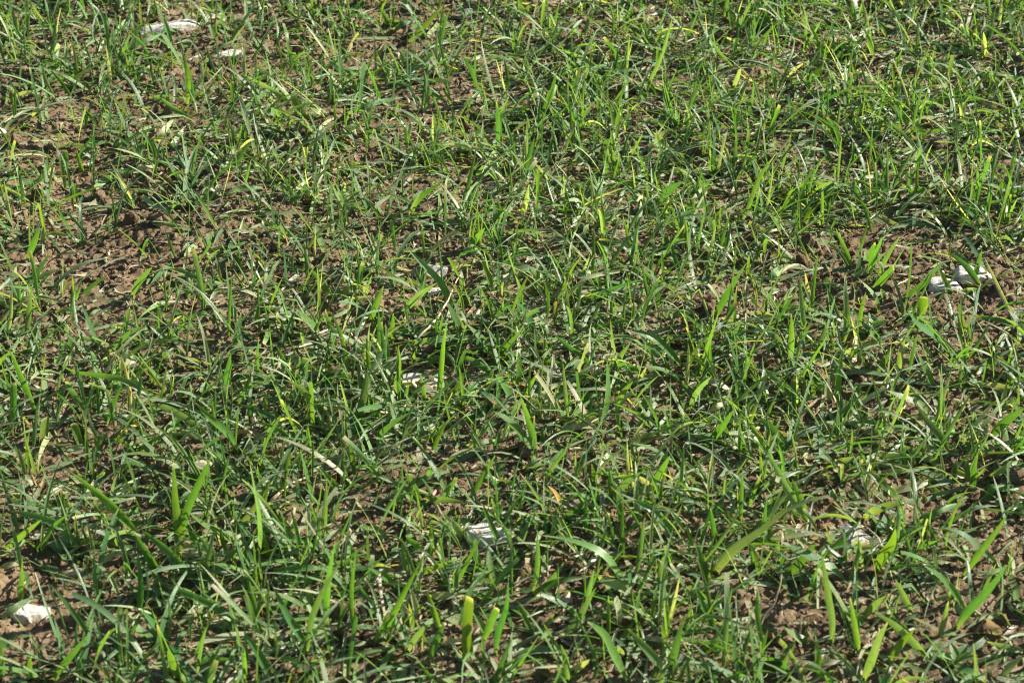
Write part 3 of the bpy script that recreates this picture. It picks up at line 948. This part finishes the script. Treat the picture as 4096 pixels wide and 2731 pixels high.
LBL = {
'A1': "tall upright blade standing in front of the long slanting pale stone",
'A2': "long flat blade leaning along the foot of the long slanting pale stone",
'A3': "pair of tall blades in the top left corner",
'A4': "thin lone shoot by the left edge, upper field, beside bare soil",
'A5': "long blade slanting up left beneath the white stone of the upper left",
'A6': "long arched blade lying flat, upper left, above the bare patch",
'B1': "tall pair of blades curving up to the top edge, left of the small white stone",
'B2': "tall narrow straight blade in the upper middle of the field",
'B3': "long narrow blade slanting up left over dark soil, upper middle",
'B4': "upright pointed blade right of the long slanting one in the upper middle",
'B5': "three-leaved shoot near the top, left of the middle",
'B6': "dark broad blade reaching up right near the top, left of the middle",
'B7': "straight blade leaning right over bare soil, upper middle",
'B8': "very tall thin blade with a bluish short leaf, upper right of the middle",
'B9': "pale bent blade with its tip folded over, upper right of the middle",
'B10': "long blade with a lifted tip sweeping up right above the rough grey stone",
'B11': "long flat blade lying under the small bluish grey stone",
'B12': "short whitish leaf tip near the top edge, right of the middle",
'C1': "tall narrow blade reaching the top edge, upper right",
'C2': "blade crossing beside the tall narrow one, upper right",
'C3': "slim upright blade on a grey stalk in the upper right",
'C4': "thin blade leaning right at the left of the upper right patch of soil",
'C5': "broad blade touching the top edge, far right",
'C6': "short pointed upright blade in the right of the field above the bare strip",
'C7': "two broad blades end to end slanting up left, right of the middle",
'C8': "long curved blade rising right in the upper right grass",
'D1': "pair of broad blades left of the bare patch, near the left edge",
'D2': "small shoot with four thin leaves growing alone in the bare patch",
'D3': "forked shoot with two thin tall blades right of the bare patch",
'D4': "bright broad blade bent over the front of the bare patch",
'D5': "shoot with two thin blades and one long leaf to the right below the bare patch",
'D6': "tall broad blade by the left edge below the bare patch",
'D7': "bright spindle-shaped upright blade left of the middle",
'D8': "long arching blade right of the bare patch, bending to the left",
'D9': "pair of broad blades slanting up left, left of the rough grey stone",
'D10': "dark blade arching right, left half, below the bare patch",
'D11': "very long blade lying in a double curve across the left of the field",
'D12': "long broad arched blade with a pale rib, left, lower than halfway",
'D13': "dark upright blade with a cut tip at the left edge",
'D14': "bright blade with a cut blunt tip leaning left near the left edge",
'D15': "long blade slanting up left at the left edge, lower than halfway",
'D16': "long blade slanting up left towards the double-curved one",
'D17': "short bright blade with a cut pale tip left of the flat white slab",
'D18': "yellow-green blunt blade in the lower left",
'E1': "blade leaning right behind the rough grey stone",
'E2': "tall thin blade rising in front of the right end of the flat white slab",
'E3': "bright thin blade in front of the flat white slab",
'E4': "very broad short blade leaning left right of the flat white slab",
'E5': "yellow-green spindle-shaped blade right of the flat white slab",
'E6': "long broad blade slanting up left, right of the rough grey stone's foot",
'E7': "blade rising right to a point in the centre of the photo",
'E8': "very broad pointed blade leaning left in the centre of the photo",
'E9': "narrow folded blade right of the rough grey stone",
'E10': "long blade with a dew drop crossing over the rough grey stone",
'E11': "broad blade reaching right in front of the rough grey stone",
'E12': "wavy upright blade at the left end of the flat white slab",
'E13': "broad leaning blade left below the flat white slab",
'E14': "long blade lying level between the grey stone and the white slab",
'E15': "tall bright broad blade right of the centre, below halfway",
'E16': "tall thin upright blade left of the tall bright broad one",
'E17': "pale grey-green short blade right of the tall bright broad one",
'E18': "long arched blade leaning left above the bright white rounded stone",
'E19': "very long broad blade slanting down right, right of the centre",
'E20': "folded blade above the bare strip right of the centre",
'E21': "pale flat blade lying across the flat white slab",
'F1': "narrow tall blade leaning left behind the bare strip at the right",
'F2': "tall twisted blade right of the centre, tip at the bare strip",
'F3': "tall straight blade below the twisted one at the right",
'F4': "broad blade leaning left beside two upright blades, right half",
'F5': "two tall upright blades side by side, right half",
'F6': "broad blade leaning right left of the two tall upright ones",
'F7': "tall curved blade rising right, right of the centre",
'F8': "long thin blade reaching up right to the layered white stones",
'F9': "two crossing blades over the layered white stones",
'F10': "blunt yellow-green blade below the layered white stones",
'F11': "long broad blade slanting up left below the layered white stones",
'F12': "pale blade lying level with a raised tip, right half",
'F13': "pointed bright blade leaning right under the pale level one",
'F14': "large dark blade reaching in from the right edge",
'F15': "long broad blade slanting up left, lower right of the centre",
'F16': "broad short blade leaning left over a patch of dark soil, lower right",
'F17': "pale striped blade lying flat right of the centre",
'G1': "two tall broad blades forming a V in the lower left",
'G2': "broad bright blade leaning left in front of the V of blades",
'G3': "long broad blade running beside the broad bright one, lower left",
'G4': "very long blade slanting up left across the lower left",
'G5': "long arching blade reaching the left edge, lower left",
'G6': "tall broad upright blade right of the V of blades",
'G7': "broad blade bending left over bare soil, lower left",
'G8': "thin upright wavy blade right of the knobbly white stone",
'G9': "long blade slanting across the bottom left of the middle",
'G10': "long thin blade slanting up left above the knobbly white stone",
'G11': "broad blade at the bottom edge leaning left",
'G12': "tall upright blade in the bottom left of the middle",
'G13': "bright blade lying level right of the tall broad upright one",
'H1': "straight blade leaning right above the bright white rounded stone",
'H2': "narrow blade crossing in front of the bright white rounded stone",
'H3': "pale broad blade at the left of the bright white rounded stone",
'H4': "very long blade curving up right at the bottom, left of the middle",
'H5': "tall blunt yellow-green blade at the bottom middle",
'H6': "tall blade beside the blunt yellow-green one, bottom middle",
'H7': "upright curved blade right below the bright white rounded stone",
'H8': "very long arched blade bending left, right of the white rounded stone",
'H9': "two bright blades leaning right at the bottom, right of the middle",
'H10': "blade arched like a bow over dark soil at the bottom edge",
'H11': "large arching blade rising from the bottom edge, right of the middle",
'H12': "broad straight blade slanting up left at the bottom, right of the middle",
'H13': "broad yellow-green blade right of the very long arched one",
'H14': "broad blade leaning right at the bottom, left of the blunt one",
'H15': "broad pale shining blade lying above the yellow withered leaf",
'H16': "broad dark blade leaning left, left above the white rounded stone",
'H17': "broad blade leaning right, upper right of the yellow withered leaf",
'H18': "long greyish arched blade right of the withered yellow leaf",
'I1': "two long blades in the lower right leaning left from one base",
'I2': "broad blade leaning right, left of the dull grey stone",
'I3': "long thick blade leaning right across the dull grey stone",
'I4': "broad blade tip pointing right above the dull grey stone",
'I5': "tall slim blade standing in the lower right, left of the soil patch",
'I6': "spindle-shaped yellow-green blade right of the dull grey stone",
'I7': "broad drooping blade bending left under the dull grey stone",
'I8': "short pale shining blade in front of the dull grey stone",
'I9': "very long broad dark blade rising right at the lower right",
'I10': "blade leaning left over bare soil in the bottom right",
'I11': "largest broad blade rising right near the bottom right corner",
'I12': "yellow-green pointed blade at the bottom right",
'I13': "thick blade rising from the bottom edge, right part",
'I14': "blade slanting up left through the bottom right soil",
'I15': "upright pointed blade at the bottom edge, right of the middle",
'I16': "thin blade leaning right by the right edge over bare soil",
'I17': "long blade slanting up left near the right edge",
}
shoots = {}; bases = []; drops = []
for line in TR.strip().split('\n'):
    if '...' in line: continue
    tk = line.split(); tile = tk[0]; w = float(tk[1]); pts = []; fl = ''; key = None
    for q in tk[2:]:
        if ',' in q: pts.append(tuple(float(v) for v in q.split(',')))
        elif q[0] == '@': key = q[1:]
        else: fl = q
    rb, P = traced(tile, w, pts, fl); bases.append(P[0, :2])
    if 'd' in fl: drops.append(P[-1])
    if key: shoots.setdefault(key, []).append((rb, P))
    else: grass.add(*rb)
def tube(pts, radii, seg=6):
    pts = np.asarray(pts, float); T = np.gradient(pts, axis=0); T /= np.linalg.norm(T, axis=1, keepdims=True)+1e-9
    s = np.cross(T, [0.13, .2, 1.0]); s /= np.linalg.norm(s, axis=1, keepdims=True)+1e-9; n = np.cross(T, s)
    a = np.linspace(0, 2*math.pi, seg, endpoint=False)
    V = pts[:, None]+(s[:, None]*np.cos(a)[None, :, None]+n[:, None]*np.sin(a)[None, :, None])*np.asarray(radii)[:, None, None]
    k = len(pts); i = np.arange(k*seg).reshape(k, seg); j = np.roll(i, -1, 1)
    F = np.stack([i[:-1], j[:-1], j[1:], i[1:]], -1).reshape(-1, 4)
    uv = np.zeros((k*seg, 2)); uv[:, 0] = np.tile(np.linspace(0, 1, seg), k); uv[:, 1] = np.repeat(np.linspace(0, 1, k), seg)
    return V.reshape(-1, 3), F, uv
for key, bl in shoots.items():
    B = bl[0][1][0]; root = empty("grass_shoot", B); tag(root, LBL[key], "grass shoot", "prominent grass shoots")
    for rb, P in bl:
        b = Bag(); b.add(*rb); b.build("leaf", M_leaf, root, B)
    P = bl[0][1]; pts = np.array([B-np.array([0, 0, .006]), B, P[1]*.6+B*.4, P[1]])
    wv = np.linalg.norm(bl[0][0][0][3]-bl[0][0][0][5])*.30+.0006
    V, Fq, uv = tube(pts-B, [wv*1.1, wv, wv*.85, wv*.55]); mesh_obj("stem", V, Fq, M_leaf, root, uv, np.tile([[.22, .33, .10]], (len(V), 1)))

# --- random blades of the sward
def sward(x, y, K, scale, kinds):
    """one blade per base; kinds: 0 upright 1 leaning 2 lying"""
    n = len(x); az = rng.uniform(0, 2*math.pi, n)
    el = np.where(kinds == 0, rng.normal(1.30, .17, n), np.where(kinds == 1, rng.normal(.85, .22, n), rng.uniform(.05, .35, n)))
    L = np.where(kinds == 0, rng.uniform(.038, .085, n), np.where(kinds == 1, rng.uniform(.045, .110, n), rng.uniform(.028, .085, n)))*scale
    wd = np.where(kinds == 2, rng.uniform(.0040, .0084, n), rng.uniform(.0024, .0062, n))*scale**.3
    drp = np.where(kinds == 0, rng.uniform(-.1, .55, n), np.where(kinds == 1, rng.uniform(.3, 1.5, n), rng.uniform(.2, .7, n)))
    bend = rng.normal(0, .5, n); t = np.linspace(0, 1, K)
    e = el[:, None]-drp[:, None]*t[None]**1.4; kink = (rng.random(n) < .13)[:, None]*(t[None] > rng.uniform(.35, .75, n)[:, None])*rng.uniform(.5, 1.6, n)[:, None]
    e = e-kink; a = az[:, None]+bend[:, None]*t[None]
    ds = L[:, None]/(K-1); stp = np.stack([np.cos(e)*np.cos(a), np.cos(e)*np.sin(a), np.sin(e)], -1)*ds[..., None]
    P = np.concatenate([np.zeros((n, 1, 3)), np.cumsum(stp[:, :-1], 1)], 1)
    z0 = terrain(x, y, False); P += np.stack([x, y, z0], -1)[:, None]
    g = terrain(P[..., 0], P[..., 1], False)+.0035+rng.uniform(0, .008, n)[:, None]*t[None]
    P[..., 2] = np.where(t[None] > 0, np.maximum(P[..., 2], g), P[..., 2])
    s0 = np.stack([-np.sin(az), np.cos(az), np.zeros(n)], -1)
    tw = rng.normal(0, .45, n)[:, None]+rng.normal(0, .9, n)[:, None]*t[None]*(np.where(kinds == 2, .45, 1))[:, None]
    S_, N_ = frames(P, s0, tw)
    blunt = rng.random(n) < .10
    fold = (rng.uniform(.3, .95, n)[:, None]*(1-t[None]*.75))*np.where(kinds == 2, .5, 1)[:, None]
    r = rng.random(n); pal_p = np.where(kinds == 2, .62, np.where(kinds == 1, .20, .09))
    tint = np.where((r < pal_p)[:, None], pick(PALE, n), np.where((r > .96)[:, None], pick(YEL, n), pick(GREENS, n)))
    dry = rng.random(n) < np.where(kinds == 2, .08, .004); tint = np.where(dry[:, None], pick(DRY, n), tint)
    tb = rng.random(n); tipc = np.where((tb < .3)[:, None], np.array([[.50, .43, .26]]), np.where((tb < .37)[:, None], np.array([[.34, .23, .10]]), tint*1.05))
    tipa = rng.choice([.03, .07, .15, .3], n, p=[.45, .3, .2, .05])
    base = np.where((kinds == 2)[:, None], tint, np.array([[.28, .35, .12]]))
    return ribbons(P, S_, N_, wd, blunt, fold, tint, tipc, tipa, base)
def scatter_shoots(n, xr, yr, inside):
    x = rng.uniform(*xr, n); y = rng.uniform(*yr, n)
    half = (.30+.315*y)
    vis = (np.abs(x) < half) & (y > 1.16) & (y < 2.9)
    keep = (vis if inside else ~vis); x = x[keep]; y = y[keep]
    d = density(x, y) if inside else np.full(len(x), .62)
    clump = .35+1.3*vnoise(x*17, y*17, 61); keep = rng.random(len(x)) < d**0.85*clump; return x[keep], y[keep]
SH = 1350
x, y = scatter_shoots(int(SH*2.5*2.0*2.2), (-1.25, 1.25), (1.05, 3.05), True)
def leaves(x, y, K):
    for rep, (pu, pl) in enumerate(((.52, .38), (.18, .52), (.08, .32), (.03, .2))):
        m = rng.random(len(x)) < (1, .9, .7, .45)[rep]; xx = x[m]+rng.normal(0, .0025, m.sum()); yy = y[m]+rng.normal(0, .0025, m.sum())
        r = rng.random(len(xx)); kd = np.where(r < pu, 0, np.where(r < pu+pl, 1, 2))
        grass.add(*sward(xx, yy, K, 1.0, kd))
leaves(x, y, 8)
# flattened understorey
x, y = scatter_shoots(38000, (-1.25, 1.25), (1.05, 3.05), True)
grass.add(*sward(x, y, 7, .85, np.full(len(x), 2)))
# around the picture
x, y = scatter_shoots(20000, (-1.9, 1.9), (.7, 4.2), False); leaves(x, y, 6)
go = grass.build("grass", M_leaf)
tag(go, "green and pale grass blades covering the field, some upright and many flattened", "grass", kind='stuff')

# --- dry litter: uncountable scraps of dead leaf and straw
def scraps(n):
    y = rng.uniform(1.1, 3.0, n); x = rng.uniform(-1, 1, n)*(.28+.30*y)
    d = density(x, y); k = rng.random(n) < .3+.7*d; x = x[k]; y = y[k]; n = len(x); K = 5
    L = rng.uniform(.005, .03, n)*rng.uniform(.6, 1.2, n); az = rng.uniform(0, 6.28, n); t = np.linspace(-.5, .5, K)
    a = az[:, None]+rng.normal(0, 1.0, n)[:, None]*t[None]
    P = np.stack([x[:, None]+np.cos(a)*t*L[:, None], y[:, None]+np.sin(a)*t*L[:, None], np.zeros((n, K))], -1)
    P[..., 2] = terrain(P[..., 0], P[..., 1], False)+.0065+rng.uniform(-.001, .004, (n, 1))+rng.normal(0, .0022, (n, 1))*t*2
    s0 = np.stack([-np.sin(az), np.cos(az), np.zeros(n)], -1); S_, N_ = frames(P, s0, rng.normal(0, .5, n)[:, None]+rng.normal(0, .8, n)[:, None]*t[None])
    w = np.where(rng.random(n) < .6, rng.uniform(.0007, .0016, n), rng.uniform(.0018, .0042, n)); c = pick(DRY, n)
    litter.add(*ribbons(P, S_, N_, w, rng.random(n) < .5, np.full((n, K), .4), c, c, np.full(n, .05), c))
scraps(13000)
tag(litter.build("dry_litter", M_dry), "tan scraps of dead leaf and straw strewn on the soil", "plant litter", kind='stuff')

# ------------------------------------------------------------------ straws and twigs
def stalk(name, label, cat, pts, r, mat, lift=.007, up_=False):
    q = bez(pts, 12); B = on_ground(*q[0], .002)
    if up_:
        n = np.array([.15, -1, .1]); P = [C0+ray(*p)*(((B-C0)@n)/(ray(*p)@n)) for p in q]
    else: P = [on_ground(*p, lift+.004*math.sin(i*.8)) for i, p in enumerate(q)]
    P = np.array(P); P += rng.normal(0, .0004, P.shape); rr = r*(1-.45*np.linspace(0, 1, 12))*(1+.18*np.sin(np.arange(12)*2.3))
    V, F, uv = tube(P-B, rr, 7)
    cap0 = len(V); V = np.concatenate([V, [P[0]-B], [P[-1]-B]])
    f = [[i, (i+1) % 7, cap0, cap0] for i in range(7)]
    o = mesh_obj(name, V, F, mat); o.location = B; tag(o, label, cat); return o
stalk("dry_stalk", "pale bent dry stalk lying on the bare patch", "dry stalk", [(243, 1096), (350, 1103), (432, 1095), (515, 1119)], .0011, M_straw)
stalk("twig", "dark brown twig lying at the back of the bare patch", "twig", [(610, 970), (700, 968), (775, 960)], .0016, M_twig)
stalk("twig", "thin reddish twig in front of the pale bent stalk", "twig", [(442, 1144), (500, 1130), (570, 1112)], .0008, M_twig)
stalk("dry_stalk", "long yellowish dead stalk slanting over leaves below the rough grey stone", "dry stalk", [(1673, 1348), (1752, 1269), (1808, 1164), (1838, 1103)], .0014, M_straw, .03)
stalk("dry_stalk", "thin tan stalk standing slantwise on soil at the bottom right", "dry stalk", [(3000, 2560), (3057, 2465), (3104, 2395), (3127, 2296)], .0011, M_straw, up_=True)
stalk("dry_stalk", "long pale straw slanting up right in the lower left of the middle", "dry stalk", [(1086, 2000), (1140, 1950), (1208, 1913), (1366, 1872)], .0015, M_straw, .012)
stalk("twig", "grey brown upright twig at the left, below the bare patch", "twig", [(445, 1570), (418, 1510), (406, 1467), (393, 1418)], .0019, M_twig, up_=True)
stalk("dry_stalk", "curved pale straw left below the flat white slab", "dry stalk", [(1500, 1650), (1589, 1643), (1612, 1630), (1628, 1612)], .0016, M_straw)
stalk("dry_stalk", "thin bent stem reaching right before the layered white stones", "dry stalk", [(3575, 1150), (3620, 1122), (3695, 1100)], .0009, M_straw, .015)
stalk("twig", "short light brown twig stuck upright on soil in the upper right", "twig", [(3418, 352), (3430, 315), (3438, 284)], .0017, M_twig, up_=True)
stalk("dry_stalk", "fine tan stem on dark soil in the upper middle", "dry stalk", [(1772, 190), (1815, 215), (1868, 258)], .001, M_straw)
stalk("dry_stalk", "grey dead stub behind the flat white slab", "dry stalk", [(1697, 1487), (1695, 1450), (1700, 1410)], .0022, M_twig, up_=True)
stalk("dry_stalk", "short straw stub just above the bright white rounded stone", "dry stalk", [(1955, 2055), (1978, 2042), (2000, 2028)], .002, M_straw)
stalk("dry_stalk", "white straw piece on the bare patch, farther of the two", "straw piece", [(430, 1018), (436, 1004)], .0018, M_straw)
stalk("dry_stalk", "white straw piece on the bare patch, nearer of the two", "straw piece", [(421, 1040), (426, 1028)], .0018, M_straw)
stalk("dry_stalk", "dry pale straw across the flat white slab", "straw piece", [(1648, 1530), (1668, 1552), (1686, 1568)], .0022, M_straw, .016)
stalk("dry_stalk", "pale thin straw in the lower right grass by the white shard", "dry stalk", [(2290, 2228), (2330, 2216), (2372, 2200)], .0013, M_straw, .02)

# snail shell
def shell():
    B = on_ground(3447, 492, .006); k = 60; th = np.linspace(0, 5.2*math.pi, k); r = .0008+.0052*(th/th[-1])**1.6
    P = np.stack([np.cos(th)*r, -.004*(th/th[-1])+.002, np.sin(th)*r+.003], 1) if False else np.stack([np.cos(th)*r, .004-.007*(th/th[-1]), np.sin(th)*r+.003], -1)
    V, F, uv = tube(P, .0006+.0030*(th/th[-1])**1.4, 10); o = mesh_obj("snail_shell", V, F, M_shell); o.location = B
    tag(o, "small cream coiled snail shell on soil in the upper right", "snail shell")
shell()

# withered leaves
def dead(label, tile_pts, w, cols, H):
    q = bez(tile_pts, 13); B = on_ground(*q[0], .004); out = []
    n = np.array([.1, -1, .0])
    for i, p in enumerate(q):
        out.append(C0+ray(*p)*(((B-C0)@n)/(ray(*p)@n)) if H == 'u' else on_ground(*p, .006+H*math.sin(math.pi*i/12)))
    P = np.array(out)[None]; s0 = np.cross(P[:, -1]-P[:, 0], P[:, 6]-C0); s0 /= np.linalg.norm(s0)
    S_, N_ = frames(P, s0, np.linspace(0, .9, 13)[None]); b = Bag()
    b.add(*ribbons(P, S_, N_, np.array([w]), np.array([False]), np.full((1, 13), .5), np.array([cols[0]]), np.array([cols[1]]), np.array([.45]), np.array([cols[1]])))
    o = b.build("withered_leaf", M_dry, None, B); o.location = B; tag(o, label, "withered leaf")
dead("yellow and brown withered leaf hanging right of centre above the rounded stone", [(2262, 2056), (2238, 2005), (2215, 1965), (2186, 1938)], .0072, [(.50, .33, .05), (.30, .15, .04)], 'u')
dead("rusty brown dead leaf on soil in the upper left of the middle", [(1160, 650), (1190, 636), (1225, 640)], .010, [(.22, .07, .03), (.14, .06, .03)], .004)
dead("small red brown dead leaf on dark soil in the upper middle", [(2080, 412), (2110, 422), (2140, 420)], .006, [(.28, .10, .03), (.16, .07, .03)], .004)
dead("cream curled dead leaf above the rounded stone", [(1910, 2010), (1960, 2030), (2000, 2010)], .006, [(.55, .50, .34), (.5, .4, .25)], .008)
dead("orange tipped leaf scrap left of the V of blades", [(372, 2036), (430, 2046), (490, 2052)], .005, [(.45, .28, .12), (.40, .15, .04)], .006)
dead("orange leaf scrap low in the grass at the bottom left of the middle", [(130, 1900), (155, 1945), (182, 1870)], .004, [(.50, .25, .05), (.45, .25, .08)], .012)
dead("yellow leaf scrap right of the bright white rounded stone", [(2500, 2236), (2520, 2225), (2545, 2228)], .007, [(.60, .42, .06), (.5, .35, .1)], .006)
dead("cream dry leaf with torn edge lying at the bottom middle", [(1770, 2556), (1815, 2560), (1866, 2566)], .008, [(.50, .48, .28), (.5, .42, .25)], .012)
dead("tan dry leaf lying over soil near the bottom right corner", [(3930, 2480), (3985, 2510), (4010, 2535)], .010, [(.60, .47, .28), (.5, .38, .2)], .010)

# ------------------------------------------------------------------ broad-leaved weeds
def ovate(L, w, K=7, M=5, cup=.25, lobes=0.):
    t = np.linspace(0, 1, K); s = np.linspace(-1, 1, M)
    ww = w*.5*np.sin(math.pi*np.clip(t*.93+.05, 0, 1)**.8)*(1+lobes*np.cos(t*22))
    V = np.zeros((K, M, 3)); V[..., 0] = (t*L)[:, None]; V[..., 1] = ww[:, None]*s[None]; V[..., 2] = (cup*w*(s**2))[None]*np.sin(math.pi*t)[:, None]-(t**2*L*.22)[:, None]
    i = np.arange(K*M).reshape(K, M); F = np.stack([i[:-1, :-1], i[:-1, 1:], i[1:, 1:], i[1:, :-1]], -1).reshape(-1, 4)
    uv = np.zeros((K, M, 2)); uv[..., 0] = (s*.5+.5)[None]; uv[..., 1] = t[:, None]
    return V.reshape(-1, 3), F, uv.reshape(-1, 2)
def rotm(az, el):
    ca, sa, ce, se = math.cos(az), math.sin(az), math.cos(el), math.sin(el)
    return np.array([[ca*ce, -sa, -ca*se], [sa*ce, ca, -sa*se], [se, 0, ce]])
def weed(label, px, py, n, L, w, hh, tint, lob=0., seed=1):
    r = random.Random(seed); B = on_ground(px, py, .002); root = empty("weed_seedling", B); tag(root, label, "weed", "small broad-leaved weeds")
    top = np.array([r.uniform(-.004, .004), r.uniform(-.004, .004), hh])
    V, F, uv = tube(np.linspace([0, 0, -.004], top, 5), [.0011, .001, .0009, .0008, .0006]); mesh_obj("stem", V, F, M_leaf, root, uv, np.tile([[.18, .25, .07]], (len(V), 1)))
    for k in range(n):
        f = (k+.5)/n; az = k*2.4+r.uniform(-.3, .3); el = .15+f*.8; s = 1.1-.45*f
        V, F, uv = ovate(L*s, w*s, lobes=lob); V = V@rotm(az, el).T+top*(.15+.85*f)
        c = np.array(tint)*r.uniform(.8, 1.2); mesh_obj("leaf", V, F, M_leaf, root, uv, np.tile(c[None], (len(V), 1)))
G1, G2, G3 = (.10, .20, .05), (.15, .25, .04), (.13, .22, .10)
weed("broad-leaved weed right below the flat white slab", 1795, 1632, 7, .020, .012, .022, G2, seed=1)
weed("pale wrinkled weed at the lower left above the knobbly white stone", 262, 2225, 7, .024, .016, .012, G3, .12, seed=2)
weed("lobed weed below the layered white stones, right part", 3493, 1345, 8, .020, .013, .020, G1, .15, seed=3)
weed("weed with pale pointed leaves near the two tall upright blades", 2871, 1040, 6, .018, .009, .016, G3, seed=4)
weed("tiny rosette on soil right of the bare patch", 617, 1128, 8, .010, .006, .006, G2, seed=5)
weed("yellow-green weed in the upper middle of the field", 2098, 345, 7, .022, .011, .020, G2, .1, seed=6)
weed("round-leaved weed near the top edge, left of the middle", 1326, 62, 7, .018, .014, .012, G3, seed=7)
weed("small upright weed at the lower left on bare soil", 612, 2030, 6, .013, .007, .028, G2, seed=8)
weed("tiny weed left of the small upright one", 511, 2000, 6, .010, .007, .008, G2, seed=9)
weed("weed rosette on soil in the bottom right corner", 3818, 2665, 7, .026, .012, .010, G1, seed=10)
weed("tiny rosette of small leaves at the left, below halfway", 545, 1676, 9, .010, .007, .007, G2, seed=11)
weed("soft weed in the upper left of the middle among flat blades", 790, 838, 7, .018, .013, .012, G3, seed=12)
weed("small dark weed on dark soil in the lower right", 3183, 1738, 7, .011, .008, .014, G1, seed=13)
weed("bright little weed under blades at the bottom left", 545, 2090, 8, .011, .009, .010, G2, seed=14)
weed("weed half hidden by the blades left of the tiny rosette", 1215, 1065, 6, .012, .009, .010, G2, seed=15)

# ------------------------------------------------------------------ dew drops on traced tips
for key in ('E2', 'D7', 'E15', 'F3', 'B2', 'G6', 'I5', 'H6', 'C6', 'D16'):
    drops.append(shoots[key][0][1][-1])
bv, bf = ICO[2]
dm = None
for p in drops:
    if dm is None:
        o = mesh_obj("dew_drop", bv*np.array([.0011, .0011, .0013]), bf, M_dew); dm = o.data
    else:
        o = bpy.data.objects.new("dew_drop", dm); COL.objects.link(o)
    o.location = p; tag(o, "clear dew drop sitting on the tip of a grass blade", "dew drop", "dew drops on blade tips")
